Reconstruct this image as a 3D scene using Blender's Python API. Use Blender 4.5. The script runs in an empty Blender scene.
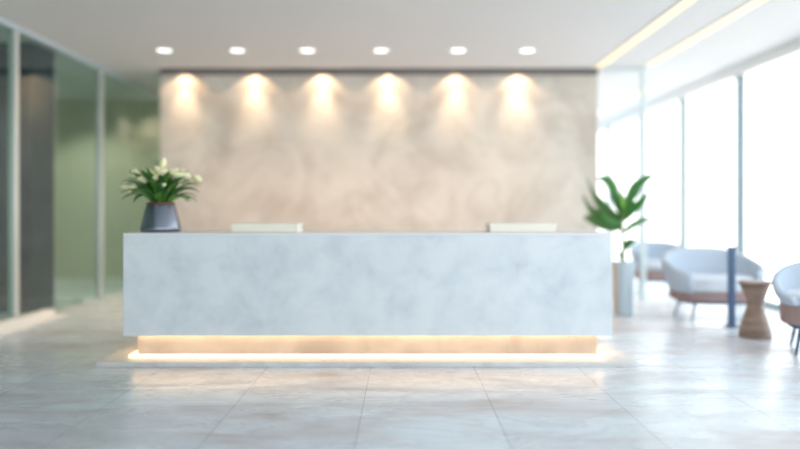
import bpy, bmesh, math, random
from mathutils import Vector, Matrix
random.seed(7)
PI = math.pi
S = bpy.context.scene
C = S.collection

# ---------------------------------------------------------------- camera
H = 3.44                     # ceiling height
CAMZ = 1.30
cam_d = bpy.data.cameras.new('camera'); cam = bpy.data.objects.new('camera', cam_d); C.objects.link(cam)
cam.location = (0, 0, CAMZ); cam.rotation_euler = (PI/2, 0, 0)
cam_d.sensor_width = 36; cam_d.lens = 31.5
cam_d.shift_x = -2/800; cam_d.shift_y = -13.5/800
cam_d.dof.use_dof = True; cam_d.dof.focus_distance = 5.0; cam_d.dof.aperture_fstop = 0.29
cam_d.clip_end = 200
S.camera = cam

# ---------------------------------------------------------------- world, exposure
S.view_settings.view_transform = 'Standard'; S.view_settings.look = 'None'
S.view_settings.gamma = 1; S.view_settings.use_curve_mapping = False
S.view_settings.exposure = 0.12
S.cycles.max_bounces = 10; S.cycles.diffuse_bounces = 6; S.cycles.transparent_max_bounces = 16
S.cycles.sample_clamp_indirect = 6
S.cycles.use_denoising = True
W = bpy.data.worlds.new('sky'); S.world = W; W.use_nodes = True
wn = W.node_tree.nodes; wl = W.node_tree.links
bg = wn['Background']
tc = wn.new('ShaderNodeTexCoord'); sp = wn.new('ShaderNodeSeparateXYZ'); rp = wn.new('ShaderNodeValToRGB')
wl.new(tc.outputs['Generated'], sp.inputs[0]); wl.new(sp.outputs['Z'], rp.inputs[0]); wl.new(rp.outputs[0], bg.inputs['Color'])
rp.color_ramp.elements[0].position = 0.0; rp.color_ramp.elements[0].color = (0.97, 0.97, 0.94, 1)
rp.color_ramp.elements[1].position = 0.6; rp.color_ramp.elements[1].color = (0.72, 0.88, 1.0, 1)
bg.inputs['Strength'].default_value = 3.0

def light(name, kind, loc, energy, color, rot=(0, 0, 0), parent=None, **kw):
    d = bpy.data.lights.new(name, kind); d.energy = energy; d.color = color
    for k, v in kw.items(): setattr(d, k, v)
    o = bpy.data.objects.new(name, d); C.objects.link(o); o.location = loc; o.rotation_euler = rot
    if parent: o.parent = parent
    return o

XR = 4.95; XL = -4.47; YF = -4.0
# daylight portals in the window openings
p = light('sky_portal', 'AREA', (XR+0.12, 7.0, 1.68), 1, (1, 1, 1), rot=(0, PI/2, 0), shape='RECTANGLE', size=3.3, size_y=22)
p.data.cycles.is_portal = True
p = light('sky_portal', 'AREA', (0.2, YF-0.12, 1.68), 1, (1, 1, 1), rot=(PI/2, 0, 0), shape='RECTANGLE', size=9.2, size_y=3.3)
p.data.cycles.is_portal = True

# ---------------------------------------------------------------- materials
def mat(name, col, rough=0.5, metal=0.0, spec=0.5, emit=None, es=0, **kw):
    m = bpy.data.materials.new(name); m.use_nodes = True
    b = m.node_tree.nodes['Principled BSDF']
    b.inputs['Base Color'].default_value = (*col, 1); b.inputs['Roughness'].default_value = rough
    b.inputs['Metallic'].default_value = metal; b.inputs['Specular IOR Level'].default_value = spec
    if emit: b.inputs['Emission Color'].default_value = (*emit, 1); b.inputs['Emission Strength'].default_value = es
    for k, v in kw.items(): b.inputs[k].default_value = v
    return m

def stone(name, stops, scale=1.0, rough=0.6, detail=8, distortion=0.6, stretch=(1, 1, 1), rnoise=0, bump=0.0, tiles=None, vein=None, spec=0.5):
    m = bpy.data.materials.new(name); m.use_nodes = True
    n = m.node_tree.nodes; l = m.node_tree.links; b = n['Principled BSDF']
    tc = n.new('ShaderNodeTexCoord'); mp = n.new('ShaderNodeMapping'); l.new(tc.outputs['Object'], mp.inputs[0])
    mp.inputs['Scale'].default_value = stretch
    nz = n.new('ShaderNodeTexNoise'); nz.inputs['Scale'].default_value = scale; nz.inputs['Detail'].default_value = detail
    nz.inputs['Roughness'].default_value = 0.6; nz.inputs['Distortion'].default_value = distortion
    l.new(mp.outputs[0], nz.inputs['Vector'])
    r = n.new('ShaderNodeValToRGB'); l.new(nz.outputs['Fac'], r.inputs[0])
    e = r.color_ramp.elements
    for i, (pos, col) in enumerate(stops):
        if i < 2: e[i].position = pos; e[i].color = (*col, 1)
        else:
            q = e.new(pos); q.color = (*col, 1)
    out = r.outputs[0]
    if vein:
        nv = n.new('ShaderNodeTexNoise'); nv.inputs['Scale'].default_value = vein[0]; nv.inputs['Detail'].default_value = 6
        nv.inputs['Distortion'].default_value = 1.5; l.new(mp.outputs[0], nv.inputs['Vector'])
        rv = n.new('ShaderNodeValToRGB'); l.new(nv.outputs['Fac'], rv.inputs[0])
        ev = rv.color_ramp.elements
        ev[0].position = 0.47; ev[0].color = (0, 0, 0, 1); ev[1].position = 0.5; ev[1].color = (1, 1, 1, 1)
        q = ev.new(0.53); q.color = (0, 0, 0, 1)
        mu = n.new('ShaderNodeMath'); mu.operation = 'MULTIPLY'; mu.inputs[1].default_value = vein[2]; l.new(rv.outputs[0], mu.inputs[0])
        mx = n.new('ShaderNodeMixRGB'); l.new(mu.outputs[0], mx.inputs[0]); l.new(out, mx.inputs[1]); mx.inputs[2].default_value = (*vein[1], 1)
        out = mx.outputs[0]
    if tiles:
        (tw, th, ox, oy, jc) = tiles
        mt = n.new('ShaderNodeMapping'); l.new(tc.outputs['Object'], mt.inputs[0]); mt.inputs['Location'].default_value = (ox, oy, 0)
        br = n.new('ShaderNodeTexBrick'); l.new(mt.outputs[0], br.inputs['Vector'])
        br.offset = 0.5; br.inputs['Scale'].default_value = 1; br.inputs['Brick Width'].default_value = th
        br.inputs['Row Height'].default_value = tw; br.inputs['Mortar Size'].default_value = 0.004
        br.inputs['Color1'].default_value = (1, 1, 1, 1); br.inputs['Color2'].default_value = (0.93, 0.93, 0.93, 1); br.inputs['Mortar'].default_value = (*jc, 1)
        mt.inputs['Rotation'].default_value = (0, 0, PI/2)
        mm = n.new('ShaderNodeMixRGB'); mm.blend_type = 'MULTIPLY'; mm.inputs[0].default_value = 1
        l.new(out, mm.inputs[1]); l.new(br.outputs['Color'], mm.inputs[2]); out = mm.outputs[0]
    l.new(out, b.inputs['Base Color'])
    b.inputs['Roughness'].default_value = rough; b.inputs['Specular IOR Level'].default_value = spec
    if rnoise:
        mr = n.new('ShaderNodeMapRange'); l.new(nz.outputs['Fac'], mr.inputs[0])
        mr.inputs[1].default_value = 0.3; mr.inputs[2].default_value = 0.7
        mr.inputs[3].default_value = rough+rnoise; mr.inputs[4].default_value = rough-rnoise; l.new(mr.outputs[0], b.inputs['Roughness'])
    if bump:
        bp = n.new('ShaderNodeBump'); bp.inputs['Strength'].default_value = bump; bp.inputs['Distance'].default_value = 0.02
        l.new(nz.outputs['Fac'], bp.inputs['Height']); l.new(bp.outputs[0], b.inputs['Normal'])
    return m

def glass(name, tint, ior, rough=0.0):
    m = bpy.data.materials.new(name); m.use_nodes = True
    n = m.node_tree.nodes; l = m.node_tree.links; n.remove(n['Principled BSDF'])
    t = n.new('ShaderNodeBsdfTransparent'); t.inputs[0].default_value = (*tint, 1)
    g = n.new('ShaderNodeBsdfGlossy'); g.inputs['Roughness'].default_value = rough; g.inputs['Color'].default_value = (0.95, 0.97, 1, 1)
    f = n.new('ShaderNodeFresnel'); ge = n.new('ShaderNodeNewGeometry')
    mr = n.new('ShaderNodeMapRange'); l.new(ge.outputs['Backfacing'], mr.inputs[0]); mr.inputs[3].default_value = ior; mr.inputs[4].default_value = 1/ior
    l.new(mr.outputs[0], f.inputs[0])   # the same reflectance from both sides of a thin pane
    x = n.new('ShaderNodeMixShader'); l.new(f.outputs[0], x.inputs[0]); l.new(t.outputs[0], x.inputs[1]); l.new(g.outputs[0], x.inputs[2])
    l.new(x.outputs[0], n['Material Output'].inputs[0])
    return m

M = {}
M['floor'] = stone('floor stone', [(0.26, (0.50, 0.44, 0.43)), (0.62, (0.78, 0.86, 0.93)), (0.44, (0.68, 0.70, 0.75))], scale=1.3, rough=0.28, rnoise=0.08,
                   stretch=(0.55, 1.5, 1), distortion=1.2, bump=0.05, tiles=(0.86, 1.75, 0.29, 0.26, (0.55, 0.55, 0.57)), vein=(1.6, (0.42, 0.40, 0.41), 0.35), spec=0.6)
M['desk'] = stone('pale blue grey marble', [(0.28, (0.58, 0.64, 0.725)), (0.60, (0.75, 0.81, 0.87)), (0.44, (0.68, 0.745, 0.81))], scale=3.4, rough=0.5, distortion=0.3)
M['top'] = mat('polished edge', (0.82, 0.84, 0.86), 0.3)
M['wallstone'] = stone('beige plaster stone', [(0.33, (0.57, 0.52, 0.47)), (0.62, (0.75, 0.71, 0.66)), (0.48, (0.68, 0.64, 0.59))], scale=1.1, rough=0.8, distortion=1.0, vein=(0.8, (0.48, 0.43, 0.39), 0.3), bump=0.1)
M['ceil'] = mat('ceiling paint', (0.66, 0.665, 0.68), 0.9, spec=0.2)
M['greenwall'] = mat('grey green wall', (0.48, 0.54, 0.46), 0.8, spec=0.2)
M['column'] = mat('slate blue panel', (0.035, 0.06, 0.10), 0.5)
M['white'] = mat('white paint', (0.85, 0.85, 0.84), 0.5)
M['frame'] = mat('aluminium mullion', (0.20, 0.27, 0.30), 0.4, metal=0.1)
M['postm'] = mat('satin metal post', (0.75, 0.78, 0.76), 0.25, metal=0.5)
M['rail'] = mat('pale rail', (0.95, 0.93, 0.88), 0.4)
M['clear'] = glass('clear glass', (0.985, 0.99, 0.985), 1.25)
M['tint'] = glass('smoked glass', (0.74, 0.84, 0.82), 1.5)
M['led'] = mat('warm strip light', (1, 0.9, 0.75), 0.5, emit=(1.0, 0.66, 0.30), es=2.6)
M['ledup'] = mat('warm strip light facing down', (0.5, 0.45, 0.4), 0.5, emit=(1.0, 0.66, 0.34), es=9)
M['ledc'] = mat('ceiling strip light', (0.3, 0.28, 0.25), 0.6, emit=(1.0, 0.80, 0.44), es=0.92)
M['lens'] = mat('downlight lens', (1, 1, 1), 0.5, emit=(1.0, 0.97, 0.92), es=2.0)
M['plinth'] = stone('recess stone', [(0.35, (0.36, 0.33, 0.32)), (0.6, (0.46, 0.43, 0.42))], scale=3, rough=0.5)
M['base'] = stone('pale base stone', [(0.35, (0.60, 0.58, 0.58)), (0.6, (0.74, 0.73, 0.73))], scale=3, rough=0.35)
M['pot'] = mat('brushed dark steel', (0.25, 0.28, 0.35), 0.22, metal=0.9)
M['potrim'] = mat('dark copper rim', (0.20, 0.09, 0.07), 0.4, metal=0.4)
M['soil'] = mat('soil', (0.05, 0.035, 0.03), 0.95)
M['leaf'] = mat('green leaf', (0.045, 0.16, 0.035), 0.45)
M['leaf2'] = mat('young green leaf', (0.10, 0.26, 0.04), 0.45)
M['petal'] = mat('cream petal', (1.0, 0.97, 0.64), 0.5)
M['bigleaf'] = mat('broad glossy leaf', (0.045, 0.20, 0.04), 0.35)
M['bigleaf2'] = mat('broad fresh leaf', (0.16, 0.36, 0.05), 0.35)
M['vase'] = mat('glazed blue grey ceramic', (0.52, 0.62, 0.70), 0.3)
M['copper'] = mat('copper band', (0.72, 0.46, 0.26), 0.35, metal=0.4)
M['bark'] = mat('pale stem', (0.32, 0.33, 0.20), 0.8)
M['fabric'] = mat('pale blue grey upholstery', (0.52, 0.59, 0.69), 0.9, spec=0.2)
M['fabric2'] = mat('pale grey upholstery', (0.66, 0.70, 0.77), 0.9, spec=0.2)
M['taupe'] = mat('taupe upholstery', (0.36, 0.26, 0.25), 0.9, spec=0.2)
M['legs'] = mat('dark blue grey metal', (0.07, 0.12, 0.22), 0.4, metal=0.3)
M['wood'] = stone('brown wood', [(0.35, (0.22, 0.15, 0.12)), (0.62, (0.40, 0.29, 0.23))], scale=2.0, stretch=(1, 1, 9), rough=0.5)
M['cream'] = mat('cream cardboard', (0.97, 0.94, 0.85), 0.6)

# ---------------------------------------------------------------- helpers
def obj(name, bm, m, parent=None, smooth=False, bevel=0, sub=0, loc=None):
    me = bpy.data.meshes.new(name); bmesh.ops.recalc_face_normals(bm, faces=bm.faces); bm.to_mesh(me); bm.free()
    if isinstance(m, str): m = M[m]
    me.materials.append(m)
    o = bpy.data.objects.new(name, me); C.objects.link(o)
    if loc: o.location = loc
    if parent: o.parent = parent
    if smooth:
        for f in me.polygons: f.use_smooth = True
    if bevel:
        b = o.modifiers.new('b', 'BEVEL'); b.width = bevel; b.segments = 3; b.limit_method = 'ANGLE'
    if sub:
        s = o.modifiers.new('s', 'SUBSURF'); s.levels = sub; s.render_levels = sub
    return o
def bx(bm, x0, x1, y0, y1, z0, z1):
    v = [bm.verts.new(c) for c in ((x0,y0,z0),(x1,y0,z0),(x1,y1,z0),(x0,y1,z0),(x0,y0,z1),(x1,y0,z1),(x1,y1,z1),(x0,y1,z1))]
    for f in ((0,3,2,1),(4,5,6,7),(0,1,5,4),(1,2,6,5),(2,3,7,6),(3,0,4,7)): bm.faces.new([v[i] for i in f])
    return bm
def box(*a): return bx(bmesh.new(), *a)
def lathe(prof, n=40, cap=True):
    bm = bmesh.new(); rings = []
    for r, z in prof: rings.append([bm.verts.new((r*math.cos(2*PI*i/n), r*math.sin(2*PI*i/n), z)) for i in range(n)])
    for a, b in zip(rings, rings[1:]):
        for i in range(n): bm.faces.new((a[i], a[(i+1)%n], b[(i+1)%n], b[i]))
    if cap:
        bm.faces.new(rings[0][::-1]); bm.faces.new(rings[-1])
    return bm
def tube(pts, r0, r1=None, n=10, bm=None):
    bm = bm or bmesh.new(); r1 = r0 if r1 is None else r1; rings = []
    pts = [Vector(p) for p in pts]
    for k, p in enumerate(pts):
        d = (pts[min(k+1, len(pts)-1)] - pts[max(k-1, 0)]).normalized()
        a = d.orthogonal().normalized() if abs(d.z) < .9 else Vector((1, 0, 0)); a = (a - d*a.dot(d)).normalized(); b = d.cross(a)
        r = r0 + (r1-r0)*k/(len(pts)-1)
        rings.append([bm.verts.new(p + a*r*math.cos(2*PI*i/n) + b*r*math.sin(2*PI*i/n)) for i in range(n)])
    for a, b in zip(rings, rings[1:]):
        for i in range(n): bm.faces.new((a[i], a[(i+1)%n], b[(i+1)%n], b[i]))
    bm.faces.new(rings[0][::-1]); bm.faces.new(rings[-1])
    return bm
def thing(name, label, cat, loc=(0, 0, 0), rz=0, group=None):
    o = bpy.data.objects.new(name, None); C.objects.link(o); o.location = loc; o.rotation_euler = (0, 0, rz)
    o.empty_display_size = 0.1
    o['label'] = label; o['category'] = cat
    if group: o['group'] = group
    return o
def struct(name, bm, m, parent=None, **k):
    o = obj(name, bm, m, parent, **k)
    if not parent: o['kind'] = 'structure'
    return o
def sempty(name, loc):
    o = bpy.data.objects.new(name, None); C.objects.link(o); o.location = loc; o['kind'] = 'structure'; return o
def dup(root, loc, label, rz=0):
    r = root.copy(); C.objects.link(r); r.location = loc; r.rotation_euler = (0, 0, rz); r['label'] = label
    for ch in list(root.children):
        c = ch.copy(); C.objects.link(c); c.parent = r
        for g in list(ch.children):
            d = g.copy(); C.objects.link(d); d.parent = c
    return r

# ---------------------------------------------------------------- the setting
YB = 20.0
struct('floor', box(-8.2, XR+0.4, YF-0.3, YB+0.2, -0.2, 0), 'floor')
# ceiling: main slab stops short of the stone wall and leaves a light slot
CE = 10.48; WY = 10.68
bm = box(-8.2, XR+0.4, YF-0.3, CE, H, H+0.2)
bx(bm, 2.99, XR+0.4, CE, YB+0.2, H, H+0.2); bx(bm, -8.2, -3.69, CE, YB+0.2, H, H+0.2)
bx(bm, -3.69, 2.99, CE, 13.8, H+0.199, H+0.35)
struct('ceiling', bm, 'ceil')
struct('wall_back', box(-3.69, 2.99, WY, 13.8, 0, H+0.199), 'wallstone')
struct('wall_far', box(-8.2, XR+0.4, YB, YB+0.2, 0, H), 'white')
struct('wall_left', box(-7.2, -7.0, YF-0.3, YB, 0, H), 'greenwall')
struct('wall_corridor', box(-7.0, -3.69, 13.6, 13.8, 0, H), mat('cream wall', (0.66, 0.64, 0.52), 0.8, spec=0.2))
bm = box(-8.2, -4.47, YF-0.25, YF-0.05, 0, H); struct('wall_front', bm, 'white')

struct('slot_shade_band', box(-3.69, 2.99, WY-0.012, WY, 3.375, H+0.198), mat('painted slot shade', (0.20, 0.19, 0.20), 0.8))  # dark strip paints in the shade along the top of the stone wall
# right window wall: header, sill, mullions and panes, floor to ceiling
HZ = 3.30
struct('trim_1', box(XR, XR+0.15, YF, YB, HZ, H), 'white')
struct('trim_2', box(XR, XR+0.15, YF, YB, 0, 0.05), 'frame')
ys = [-4.0, -1.9, 0.2, 2.1, 4.1, 6.1, 8.2, 10.3, 12.4, 14.6, 16.8, 19.9]
for i, (a, b) in enumerate(zip(ys, ys[1:])):
    w = sempty('window_%d' % (i+1), (XR, a, 0))
    obj('mullion', box(-0.02, 0.08, -0.035, 0.035, 0.05, HZ), 'frame', w)
    obj('pane', box(0.04, 0.06, 0.035, b-a-0.035, 0.05, HZ), 'clear', w)
# window wall behind the camera
w = sempty('window_%d' % len(ys), (0, YF, 0))
bm = box(-4.47, XR, -0.12, 0.0, HZ, H); bx(bm, -4.47, XR, -0.1, 0.0, 0, 0.08)
for x in (-4.4, -2.1, 0.25, 2.6, 4.88): bx(bm, x-0.04, x+0.04, -0.12, 0.0, 0.08, HZ)
obj('mullion', bm, 'frame', w)
obj('pane', box(-4.36, 4.84, -0.06, -0.04, 0.08, HZ), 'clear', w)

# panel and column seen through the left glass
struct('wall_inner', box(-5.35, -4.72, 8.9, 9.5, 0, H), 'column')

# ---------------------------------------------------------------- left glass partition
g = thing('glass_partition', 'smoked glass partition with slim metal posts along the left side of the lobby', 'glass partition', (XL, 0, 0))
posts = [-3.9, -1.0, 1.6, 4.2, 6.1, 8.06, 10.35]
ends = posts + [13.55]
for i, y in enumerate(posts):
    o = obj('post', box(-0.045, 0.045, y-0.045, y+0.045, 0.0, H-0.06), 'postm', g, bevel=0.008)
    obj('glass_pane', box(-0.008, 0.008, ends[i]+0.05, ends[i+1]-0.05, 0.03, H-0.06), 'tint', g)
obj('top_rail', box(-0.05, 0.05, -3.95, 13.55, H-0.06, H-0.002), mat('pale blue rail', (0.55, 0.64, 0.72), 0.35, metal=0.1), g, bevel=0.006)
t = thing('threshold_block', 'low cream block lying on the floor at the foot of the near glass post', 'threshold', (XL+0.13, 7.0, 0))
obj('body', box(-0.075, 0.075, -1.2, 1.62, 0.0, 0.10), 'rail', t, bevel=0.015)
obj('floor_strip', box(-0.08, 0.16, -1.2, 1.75, 0.0, 0.015), 'rail', t, bevel=0.004)
t = thing('door_stop', 'small pale foot on the floor beside the glass post left of the desk', 'door stop', (XL+0.0, 10.1, 0))
obj('foot', box(-0.16, -0.02, -0.2, 0.12, 0.0, 0.055), 'rail', t, bevel=0.012)
obj('foot_plate', box(-0.19, 0.0, -0.24, 0.15, 0.0, 0.012), 'postm', t, bevel=0.003)

# clear screen between the stone wall and the window side
g = thing('glass_screen', 'clear glass screen with one slim pale post behind the tall plant', 'glass screen', (3.6, 10.45, 0))
obj('post', box(-0.035, 0.035, -0.035, 0.035, 0, H-0.04), mat('screen post', (0.66, 0.76, 0.80), 0.3, metal=0.1), g, bevel=0.006)
obj('glass_pane', box(-0.585, -0.035, -0.006, 0.006, 0.02, H-0.05), 'clear', g)
obj('top_channel', box(-0.585, 0.035, -0.03, 0.03, H-0.05, H-0.002), mat('channel', (0.6, 0.68, 0.72), 0.4), g)

# ---------------------------------------------------------------- lamps
def strip_light(x, y0, y1, w, label):
    t = thing('strip_light', label, 'ceiling light', (x, y0, H), 0, 'strip lights in the ceiling')
    bm = box(-w/2-0.012, -w/2, 0, y1-y0, -0.012, -0.001); bx(bm, w/2, w/2+0.012, 0, y1-y0, -0.012, -0.001)
    obj('housing', bm, 'white', t)
    obj('diffuser', box(-w/2, w/2, 0, y1-y0, -0.010, -0.002), 'ledc', t)
strip_light(2.91, 1.0, 10.42, 0.13, 'long warm strip light in the ceiling ending at the corner of the stone wall')
strip_light(3.62, 1.0, 10.25, 0.14, 'long warm strip light in the ceiling nearer the windows')
strip_light(4.30, 11.9, 17.5, 0.16, 'warm strip light in the ceiling beyond the glass screen, far end of the lobby')

LX = [-3.16, -2.19, -1.26, -0.28, 0.74, 1.66]
LL = ['leftmost of the six round ceiling downlights, above the flower pot', 'second round ceiling downlight from the left',
      'third round ceiling downlight from the left', 'fourth round ceiling downlight from the left, near the middle of the desk',
      'fifth round ceiling downlight from the left', 'rightmost of the six round ceiling downlights in front of the stone wall']
d0 = thing('downlight', LL[0], 'downlight', (LX[0], 9.30, H), 0, 'round downlights in the ceiling')
obj('trim_ring', lathe([(0.092, -0.001), (0.128, -0.001), (0.128, -0.008), (0.118, -0.014), (0.092, -0.010)], cap=False), 'white', d0, smooth=True)
obj('lens', lathe([(0.0005, -0.003), (0.095, -0.003), (0.095, -0.009), (0.06, -0.014), (0.0005, -0.016)], cap=False), 'lens', d0, smooth=True)
light('downlight_beam', 'SPOT', (0, 0, -0.03), 80, (1, 0.68, 0.48), parent=d0, spot_size=2.0, spot_blend=0.9, shadow_soft_size=0.08)
for x, lb in zip(LX[1:], LL[1:]): dup(d0, (x, 9.30, H), lb)
# unseen fill spots added to brighten the green wall behind the left glass
for yy in (8.0, 10.6, 12.6):
    light('side_room_fill', 'SPOT', (-5.9, yy, H-0.08), 130, (1, 0.90, 0.72), spot_size=math.radians(130), spot_blend=0.8, shadow_soft_size=0.1)
light('corridor_fill', 'SPOT', (-4.1, 13.25, H-0.05), 50, (1, 0.84, 0.62), spot_size=math.radians(110), spot_blend=0.7, shadow_soft_size=0.06)  # unseen spot added for the cream glow beside the stone wall
# wall washers hidden in the ceiling slot
for x in (-3.30, -2.24, -1.21, -0.21, 0.82, 1.76):
    light('wall_washer', 'SPOT', (x, WY-0.15, 3.459), 14, (1, 0.66, 0.38), spot_size=math.radians(122), spot_blend=0.4, shadow_soft_size=0.02)
    light('wall_washer_beam', 'SPOT', (x, WY-0.16, 3.46), 58, (1, 0.70, 0.43), rot=(math.radians(4), 0, 0), spot_size=math.radians(60), spot_blend=1.0, shadow_soft_size=0.02)

# ---------------------------------------------------------------- reception desk
DX0, DX1, DY0, DY1, DZ0, DZ1 = -2.385, 1.795, 5.983, 6.75, 0.232, 1.112
cx = (DX0+DX1)/2
dk = thing('reception_desk', 'long pale blue grey marble reception desk with warm lights glowing under it', 'desk', (cx, 6.4, 0))
def db(x0, x1, y0, y1, z0, z1, bm=None): return bx(bm or bmesh.new(), x0-cx, x1-cx, y0-6.4, y1-6.4, z0, z1)
obj('front_panel', db(DX0, DX1, DY0, DY0+0.10, DZ0, DZ1-0.022), 'desk', dk, bevel=0.006)
obj('side_panel', db(DX0, DX0+0.08, DY0+0.10, DY1, DZ0, DZ1-0.022), 'desk', dk, bevel=0.006)
obj('side_panel', db(DX1-0.08, DX1, DY0+0.10, DY1, DZ0, DZ1-0.022), 'desk', dk, bevel=0.006)
obj('underside_panel', db(DX0+0.08, DX1-0.08, DY0+0.10, DY1, DZ0, DZ0+0.04), 'desk', dk)
obj('countertop', db(DX0, DX1, DY0, DY1, DZ1-0.022, DZ1), 'top', dk, bevel=0.005)
PX0, PX1, PY0 = -2.33, 1.72, 6.168
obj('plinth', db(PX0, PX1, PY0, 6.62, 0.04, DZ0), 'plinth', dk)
PB = dict(x0=-2.52, x1=1.965, y0=5.833, y1=6.95)
obj('base_plate', db(-2.555, 1.96, 5.833, 6.95, 0.0, 0.04), 'base', dk, bevel=0.004)
def led(z0, z1, t):
    bm = db(PX0, PX1, PY0-t, PY0, z0, z1)
    db(PX0-t, PX0, PY0-t, 6.62, z0, z1, bm); db(PX1, PX1+t, PY0-t, 6.62, z0, z1, bm)
    return bm
bm = db(PX0, PX1, PY0-0.05, PY0-0.012, 0.222, 0.231)
db(PX0-0.04, PX0-0.01, PY0-0.03, 6.62, 0.220, 0.231, bm); db(PX1+0.01, PX1+0.05, PY0-0.03, 6.62, 0.220, 0.231, bm)
obj('upper_light_strip', bm, 'ledup', dk)
bm = db(PX0-0.02, PX1+0.02, 6.02, 6.05, 0.040, 0.060)
db(PX0-0.02, PX0+0.0, 6.05, 6.62, 0.040, 0.060, bm); db(PX1+0.0, PX1+0.02, 6.05, 6.62, 0.040, 0.060, bm)
obj('lower_light_strip', bm, 'led', dk)

# ---------------------------------------------------------------- cream boxes on the counter
def doc_box(x, label, w):
    t = thing('desk_box', label, 'box', (x, 6.36, DZ1), 0, 'low cream boxes on the counter')
    obj('tray', box(-w/2+0.006, w/2-0.006, -0.154, 0.154, 0.0, 0.05), 'cream', t, bevel=0.008)
    obj('lid', box(-w/2, w/2, -0.16, 0.16, 0.045, 0.078), 'cream', t, bevel=0.012)
doc_box((267.5-402)/110.5, 'low cream box lying on the counter near the flower pot', 0.60)
doc_box((520.5-402)/110.5, 'low cream box lying on the right end of the counter', 0.60)

# ---------------------------------------------------------------- leaves
def blade(path, wid, fold=0.25, tip=1.0, nw=2, prof=None, twist=0.0):
    """a leaf: midrib path, width profile, folded along the midrib, with real thickness"""
    bm = bmesh.new(); P = [Vector(p) for p in path]; n = len(P); rows = []
    for k, p in enumerate(P):
        d = (P[min(k+1, n-1)] - P[max(k-1, 0)]).normalized()
        s = d.cross(Vector((0, 0, 1)))
        if s.length < 0.15: s = Vector((math.cos(twist), math.sin(twist), 0))
        s.normalize()
        if twist: s = Matrix.Rotation(twist, 3, d) @ s
        up = s.cross(d).normalized()
        t = k/(n-1)
        w = wid*(prof(t) if prof else math.sin(PI*min(1, (0.06+0.94*t)))**0.8)
        w = max(w, wid*0.04)
        rows.append([p + s*w*u + up*abs(u)*w*fold for u in [j/nw for j in range(-nw, nw+1)]] + [up])
    th = 0.0015
    top = [[bm.verts.new(q + r[-1]*th) for q in r[:-1]] for r in rows]
    bot = [[bm.verts.new(q - r[-1]*th) for q in r[:-1]] for r in rows]
    m = 2*nw
    for k in range(n-1):
        for j in range(m):
            bm.faces.new((top[k][j], top[k][j+1], top[k+1][j+1], top[k+1][j]))
            bm.faces.new((bot[k][j], bot[k+1][j], bot[k+1][j+1], bot[k][j+1]))
        bm.faces.new((top[k][0], top[k+1][0], bot[k+1][0], bot[k][0])); bm.faces.new((top[k][m], bot[k][m], bot[k+1][m], top[k+1][m]))
    for k in (0, n-1):
        for j in range(m): bm.faces.new((top[k][j], bot[k][j], bot[k][j+1], top[k][j+1]))
    return bm
def arc(az, length, e0, e1, base=(0, 0, 0), n=9):
    """path leaving base at elevation e0 and ending at elevation e1"""
    p = Vector(base); out = [p.copy()]
    for k in range(n-1):
        e = e0 + (e1-e0)*(k/(n-2))**1.3
        p = p + Vector((math.cos(az)*math.cos(e), math.sin(az)*math.cos(e), math.sin(e)))*length/(n-1)
        out.append(p.copy())
    return out

# flower pot on the desk
fp = thing('flower_pot', 'dark steel cone pot of cream flowers on the left end of the desk', 'potted plant', (-2.19, 6.36, DZ1))
obj('pot', lathe([(0.150, 0.0), (0.170, 0.004), (0.180, 0.02), (0.178, 0.04), (0.128, 0.235), (0.122, 0.252), (0.116, 0.256), (0.108, 0.25), (0.106, 0.2)], 48), 'pot', fp, smooth=True)
obj('rim', lathe([(0.119, 0.245), (0.127, 0.247), (0.122, 0.268), (0.112, 0.270), (0.107, 0.252)], 48, cap=False), 'potrim', fp, smooth=True)
obj('soil', lathe([(0.104, 0.20), (0.107, 0.240), (0.05, 0.252), (0.002, 0.256)], 32), 'soil', fp, smooth=True)
zb = 0.25
def fpart(name, bm, m): return obj(name, bm, m, fp, smooth=True)
rnd = random.Random(11)
leaves = []
for i in range(64):
    az = i*2.399 + rnd.uniform(-.25, .25); f = i/64
    e0 = math.radians(88 - 42*f + rnd.uniform(-5, 5)); e1 = math.radians(55 - 105*f + rnd.uniform(-12, 12))
    L = 0.29 + 0.10*math.sin(PI*min(1, f*1.1)) + rnd.uniform(-.03, .04)
    r = 0.015+0.055*f
    leaves.append((az, L, e0, e1, r))
for i, (az, L, e0, e1, r) in enumerate(leaves):
    b = (r*math.cos(az), r*math.sin(az), zb)
    fpart('leaf', blade(arc(az, L, e0, e1, b), 0.025+0.009*rnd.random(), fold=0.35, twist=rnd.uniform(-.3, .3)), 'leaf' if i % 3 else 'leaf2')
# flowers: (px dx m, dy m, height m, tilt right)
FL = [(0.02, 0.00, 0.455, 80, 0), (0.05, -0.07, 0.345, 30, 0), (-0.10, -0.05, 0.34, 40, PI), (-0.06, -0.10, 0.285, 10, PI), (0.14, -0.04, 0.33, 20, 0),
      (0.25, -0.02, 0.30, -15, 0), (0.34, 0.02, 0.265, -30, 0), (-0.19, 0.00, 0.30, 10, PI), (-0.27, -0.05, 0.17, -20, PI), (-0.35, 0.03, 0.20, -5, PI),
      (-0.27, 0.05, 0.34, 5, PI), (0.04, -0.12, 0.21, 20, 0), (0.10, -0.12, 0.235, 30, 0), (0.20, 0.08, 0.37, 10, 0), (-0.12, 0.1, 0.36, 30, PI),
      (0.12, 0.05, 0.36, 25, 0), (-0.03, -0.02, 0.37, 60, PI), (0.19, -0.06, 0.31, 0, 0), (-0.17, -0.08, 0.25, 0, PI)]
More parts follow.
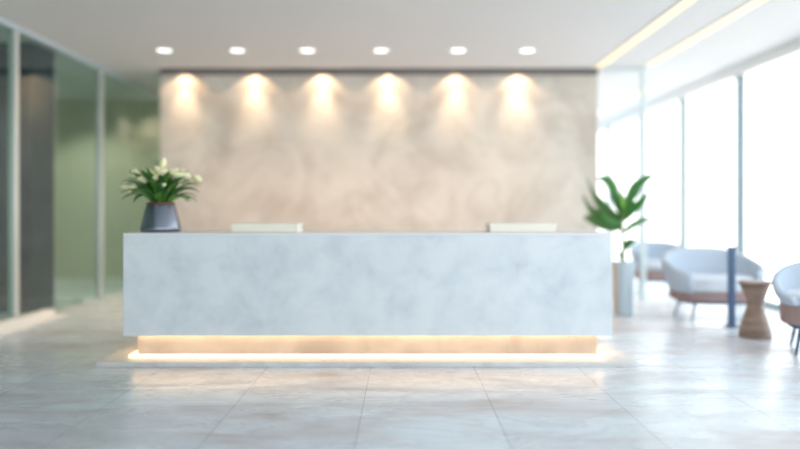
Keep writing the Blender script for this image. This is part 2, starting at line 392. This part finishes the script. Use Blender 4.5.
for i, (x, y, z, tl, az) in enumerate(FL):
    az += rnd.uniform(-.5, .5)
    e = math.radians(tl)
    d = Vector((math.cos(az)*math.cos(e), math.sin(az)*math.cos(e), math.sin(e)))
    tip = Vector((x, y, zb-0.02+z*0.92)); base = tip - d*0.075
    st = [Vector((x*0.12, y*0.12, zb-0.02))]
    for k in range(1, 7):
        t = k/6; q = Vector((base.x*(0.12+0.88*t**1.6), base.y*(0.12+0.88*t**1.6), (zb-0.02) + (base.z-zb+0.02)*(t**0.75))); st.append(q)
    s_ = fpart('flower_stem', tube(st, 0.004, 0.003, 6), 'leaf2')
    bm = bmesh.new()
    # bud-like flower: three overlapping petals
    big = 1.0 if i not in (11, 12, 13, 14) else 0.6
    side = d.orthogonal().normalized()
    n = 10; rings = []
    for k in range(9):
        t = k/8; w = 0.032*big*(math.sin(PI*(0.08+0.9*t))**0.7)
        c = base + d*(0.105*big*t)
        a = side; b = d.cross(side)
        rings.append([bm.verts.new(c + (a*math.cos(2*PI*j/12) + b*math.sin(2*PI*j/12))*w*(1+0.18*math.cos(3*2*PI*j/12))) for j in range(12)])
    for a, b in zip(rings, rings[1:]):
        for j in range(12): bm.faces.new((a[j], a[(j+1) % 12], b[(j+1) % 12], b[j]))
    bm.faces.new(rings[0][::-1]); bm.faces.new(rings[-1])
    fpart('flower', bm, 'petal')

# tall plant in ceramic vase right of the desk
tp = thing('potted_plant', 'tall plant with broad green leaves in a blue grey vase right of the desk', 'potted plant', (2.76, 8.75, 0))
obj('vase', lathe([(0.100, 0.0), (0.118, 0.006), (0.124, 0.03), (0.133, 0.35), (0.142, 0.655), (0.138, 0.668), (0.128, 0.665), (0.124, 0.6)], 48), 'vase', tp, smooth=True)
obj('soil', lathe([(0.120, 0.58), (0.124, 0.625), (0.05, 0.64), (0.002, 0.645)], 32), 'soil', tp, smooth=True)
ca = math.radians(212)
obj('copper_band', tube([(rr*math.cos(ca), rr*math.sin(ca), zz) for rr, zz in ((0.126, 0.03), (0.135, 0.35), (0.144, 0.655))], 0.016, 0.016, 8), 'copper', tp, smooth=True)
obj('stem', tube([(0, 0, 0.62), (0.015, 0, 0.85), (-0.01, 0.01, 1.02), (0, 0, 1.2), (0.0, 0, 1.30)], 0.022, 0.013, 10), 'bark', tp, smooth=True)
bp_ = lambda t: math.sin(PI*min(1, 0.03+0.97*t**0.85))**0.75
def big(base, pts, w, m='bigleaf', tw=0.0):
    P = [Vector(base)] + [Vector(p) for p in pts]
    # smooth the path
    out = []
    n = 12
    for k in range(n+1):
        t = k/n*(len(P)-1); i = min(int(t), len(P)-2); u = t-i
        p0 = P[max(i-1, 0)]; p1 = P[i]; p2 = P[i+1]; p3 = P[min(i+2, len(P)-1)]
        out.append(0.5*((2*p1)+(p2-p0)*u+(2*p0-5*p1+4*p2-p3)*u*u+(3*p1-p0-3*p2+p3)*u**3))
    return obj('leaf', blade(out, w, fold=0.18, nw=3, prof=bp_, twist=tw), m, tp, smooth=True)
c0 = (0, 0, 1.27)
big((0, 0, 1.19), [(-0.07, -0.02, 1.42), (-0.15, -0.05, 1.62), (-0.25, -0.06, 1.70), (-0.34, -0.08, 1.69)], 0.062, 'bigleaf', 1.3)
big((0, 0, 1.20), [(0.07, -0.02, 1.42), (0.15, -0.04, 1.60), (0.25, -0.06, 1.69), (0.38, -0.06, 1.76)], 0.064, 'bigleaf', 1.3)
big((0.01, 0, 1.18), [(0.10, -0.04, 1.31), (0.19, -0.08, 1.40), (0.29, -0.10, 1.52)], 0.060, 'bigleaf', 1.3)
big((0, -0.01, 1.18), [(-0.02, -0.08, 1.32), (-0.05, -0.12, 1.44), (-0.07, -0.14, 1.56)], 0.075, 'bigleaf2', -1.5)
big((0, 0, 1.16), [(-0.10, -0.03, 1.14), (-0.22, -0.08, 1.19), (-0.31, -0.10, 1.31)], 0.045, 'bigleaf', 1.25)
big((0, 0.0, 1.02), [(0.08, -0.04, 1.10), (0.22, -0.06, 1.18), (0.44, -0.08, 1.20)], 0.036, 'bigleaf', 1.25)
big((0.0, 0, 0.72), [(0.0, -0.05, 0.82), (0.05, -0.10, 0.91), (0.13, -0.12, 0.93)], 0.055, 'bigleaf', 1.25)
big((0.0, 0, 0.70), [(-0.04, -0.06, 0.74), (-0.06, -0.10, 0.78), (-0.08, -0.13, 0.80)], 0.04, 'bigleaf', 1.25)
big((0, 0.02, 1.15), [(-0.14, 0.25, 1.30), (-0.24, 0.50, 1.50), (-0.26, 0.75, 1.78)], 0.10, 'bigleaf', 1.3)
big((0, 0.02, 1.12), [(-0.14, 0.25, 1.18), (-0.26, 0.50, 1.28), (-0.32, 0.75, 1.52)], 0.10, 'bigleaf', 1.3)
big((0, 0.02, 1.10), [(-0.14, 0.20, 1.12), (-0.26, 0.40, 1.17), (-0.34, 0.60, 1.22)], 0.09, 'bigleaf', 1.3)

# ---------------------------------------------------------------- armchairs
def spow(v, e): return math.copysign(abs(v)**e, v)
def armchair(label, loc, rz, a, b, zb_, zarm, zback, ap=0.15, seat_m='fabric', group='pale armchairs by the windows'):
    t = thing('armchair', label, 'armchair', loc, rz, group)
    # shell: wraps round the back and both sides, open at the front (-Y)
    bm = bmesh.new(); N = 40; K = 8; th = 0.075
    fmax = math.radians(142)
    def plan(phi, s, off):
        return ((a*s-off)*spow(math.sin(phi), 0.75), (b*s-off)*spow(math.cos(phi), 0.75))
    outer = []; inner = []
    for i in range(N+1):
        phi = -fmax + 2*fmax*i/N
        c = 0.5+0.5*math.cos(min(PI, abs(phi)*1.25))
        zt = zarm + (zback-zarm)*c**0.8
        co = []; ci = []
        for k in range(K+1):
            u = k/K; z = zb_+ap-0.01 + (zt-zb_-ap+0.01)*u
            s = 0.84 + 0.16*math.sin(u*PI/2)
            x, y = plan(phi, s, 0); co.append(bm.verts.new((x, y, z)))
            x, y = plan(phi, s, th); ci.append(bm.verts.new((x, y, z)))
        x, y = plan(phi, 1.0, th/2); cm = bm.verts.new((x, y, zt+0.025))
        outer.append(co); inner.append(ci); co.append(cm); ci.append(cm)
    for i in range(N):
        for k in range(K+1):
            f = [outer[i][k], outer[i+1][k], outer[i+1][k+1], outer[i][k+1]]
            bm.faces.new(f)
            bm.faces.new([inner[i][k], inner[i][k+1], inner[i+1][k+1], inner[i+1][k]])
        bm.faces.new((outer[i][0], inner[i][0], inner[i+1][0], outer[i+1][0]))
    for i in (0, N):
        for k in range(K): bm.faces.new((outer[i][k], outer[i][k+1], inner[i][k+1], inner[i][k]))
        bm.faces.new((outer[i][K], outer[i][K+1], inner[i][K]))
    obj('shell', bm, seat_m, t, smooth=True, sub=1)
    def slab(name, s, z0, z1, m, bev):
        bm = bmesh.new(); n = 40; R = []
        for z in (z0, z1): R.append([bm.verts.new((a*s*spow(math.sin(2*PI*j/n), .7), b*s*spow(math.cos(2*PI*j/n), .7), z)) for j in range(n)])
        for j in range(n): bm.faces.new((R[0][j], R[0][(j+1) % n], R[1][(j+1) % n], R[1][j]))
        bm.faces.new(R[0][::-1]); bm.faces.new(R[1])
        return obj(name, bm, m, t, smooth=False, bevel=bev)
    slab('apron', 0.85, zb_, zb_+ap, 'taupe', 0.02)
    slab('seat_cushion', 0.80, zb_+ap+0.002, zb_+0.28, 'fabric2', 0.04)
    slab('base_frame', 0.72, zb_-0.035, zb_-0.001, 'legs', 0.008)
    for sx in (-1, 1):
        for sy in (-1, 1):
            obj('leg', tube([(sx*a*0.52, sy*b*0.52, zb_-0.02), (sx*a*0.62, sy*b*0.62, 0.0)], 0.018, 0.011, 10), 'legs', t, smooth=True)
    return t
armchair('wide pale blue grey tub armchair behind the slim dark post', (3.77, 8.50, 0), 0.0, 0.58, 0.42, 0.235, 0.56, 0.83, 0.10)
armchair('pale armchair farthest back, behind the left side of the wide armchair', (4.02, 11.0, 0), math.radians(-10), 0.42, 0.42, 0.24, 0.66, 0.80)
armchair('armchair cut off by the right edge of the photo, with taupe apron', (3.92, 6.42, 0), math.radians(-25), 0.47, 0.44, 0.27, 0.52, 0.80, 0.18)

t = thing('metal_post', 'slim dark blue metal post standing in front of the wide armchair', 'post', (3.70, 7.86, 0))
obj('pole', box(-0.038, 0.038, -0.02, 0.02, 0.012, 0.885), 'legs', t, bevel=0.006)
obj('cap', box(-0.045, 0.045, -0.027, 0.027, 0.88, 0.90), 'legs', t, bevel=0.006)
obj('base_plate', box(-0.07, 0.07, -0.07, 0.07, 0.0, 0.012), 'legs', t, bevel=0.004)

# hourglass side table
t = thing('side_table', 'brown wooden hourglass side table between the armchairs', 'side table', (3.64, 7.22, 0))
obj('pedestal', lathe([(0.150, 0.0), (0.158, 0.01), (0.152, 0.06), (0.118, 0.19), (0.085, 0.29), (0.078, 0.33), (0.088, 0.38), (0.118, 0.47), (0.145, 0.545)], 48), 'wood', t, smooth=True)
obj('tabletop', lathe([(0.150, 0.545), (0.160, 0.552), (0.160, 0.570), (0.150, 0.578)], 48), 'wood', t, smooth=False)
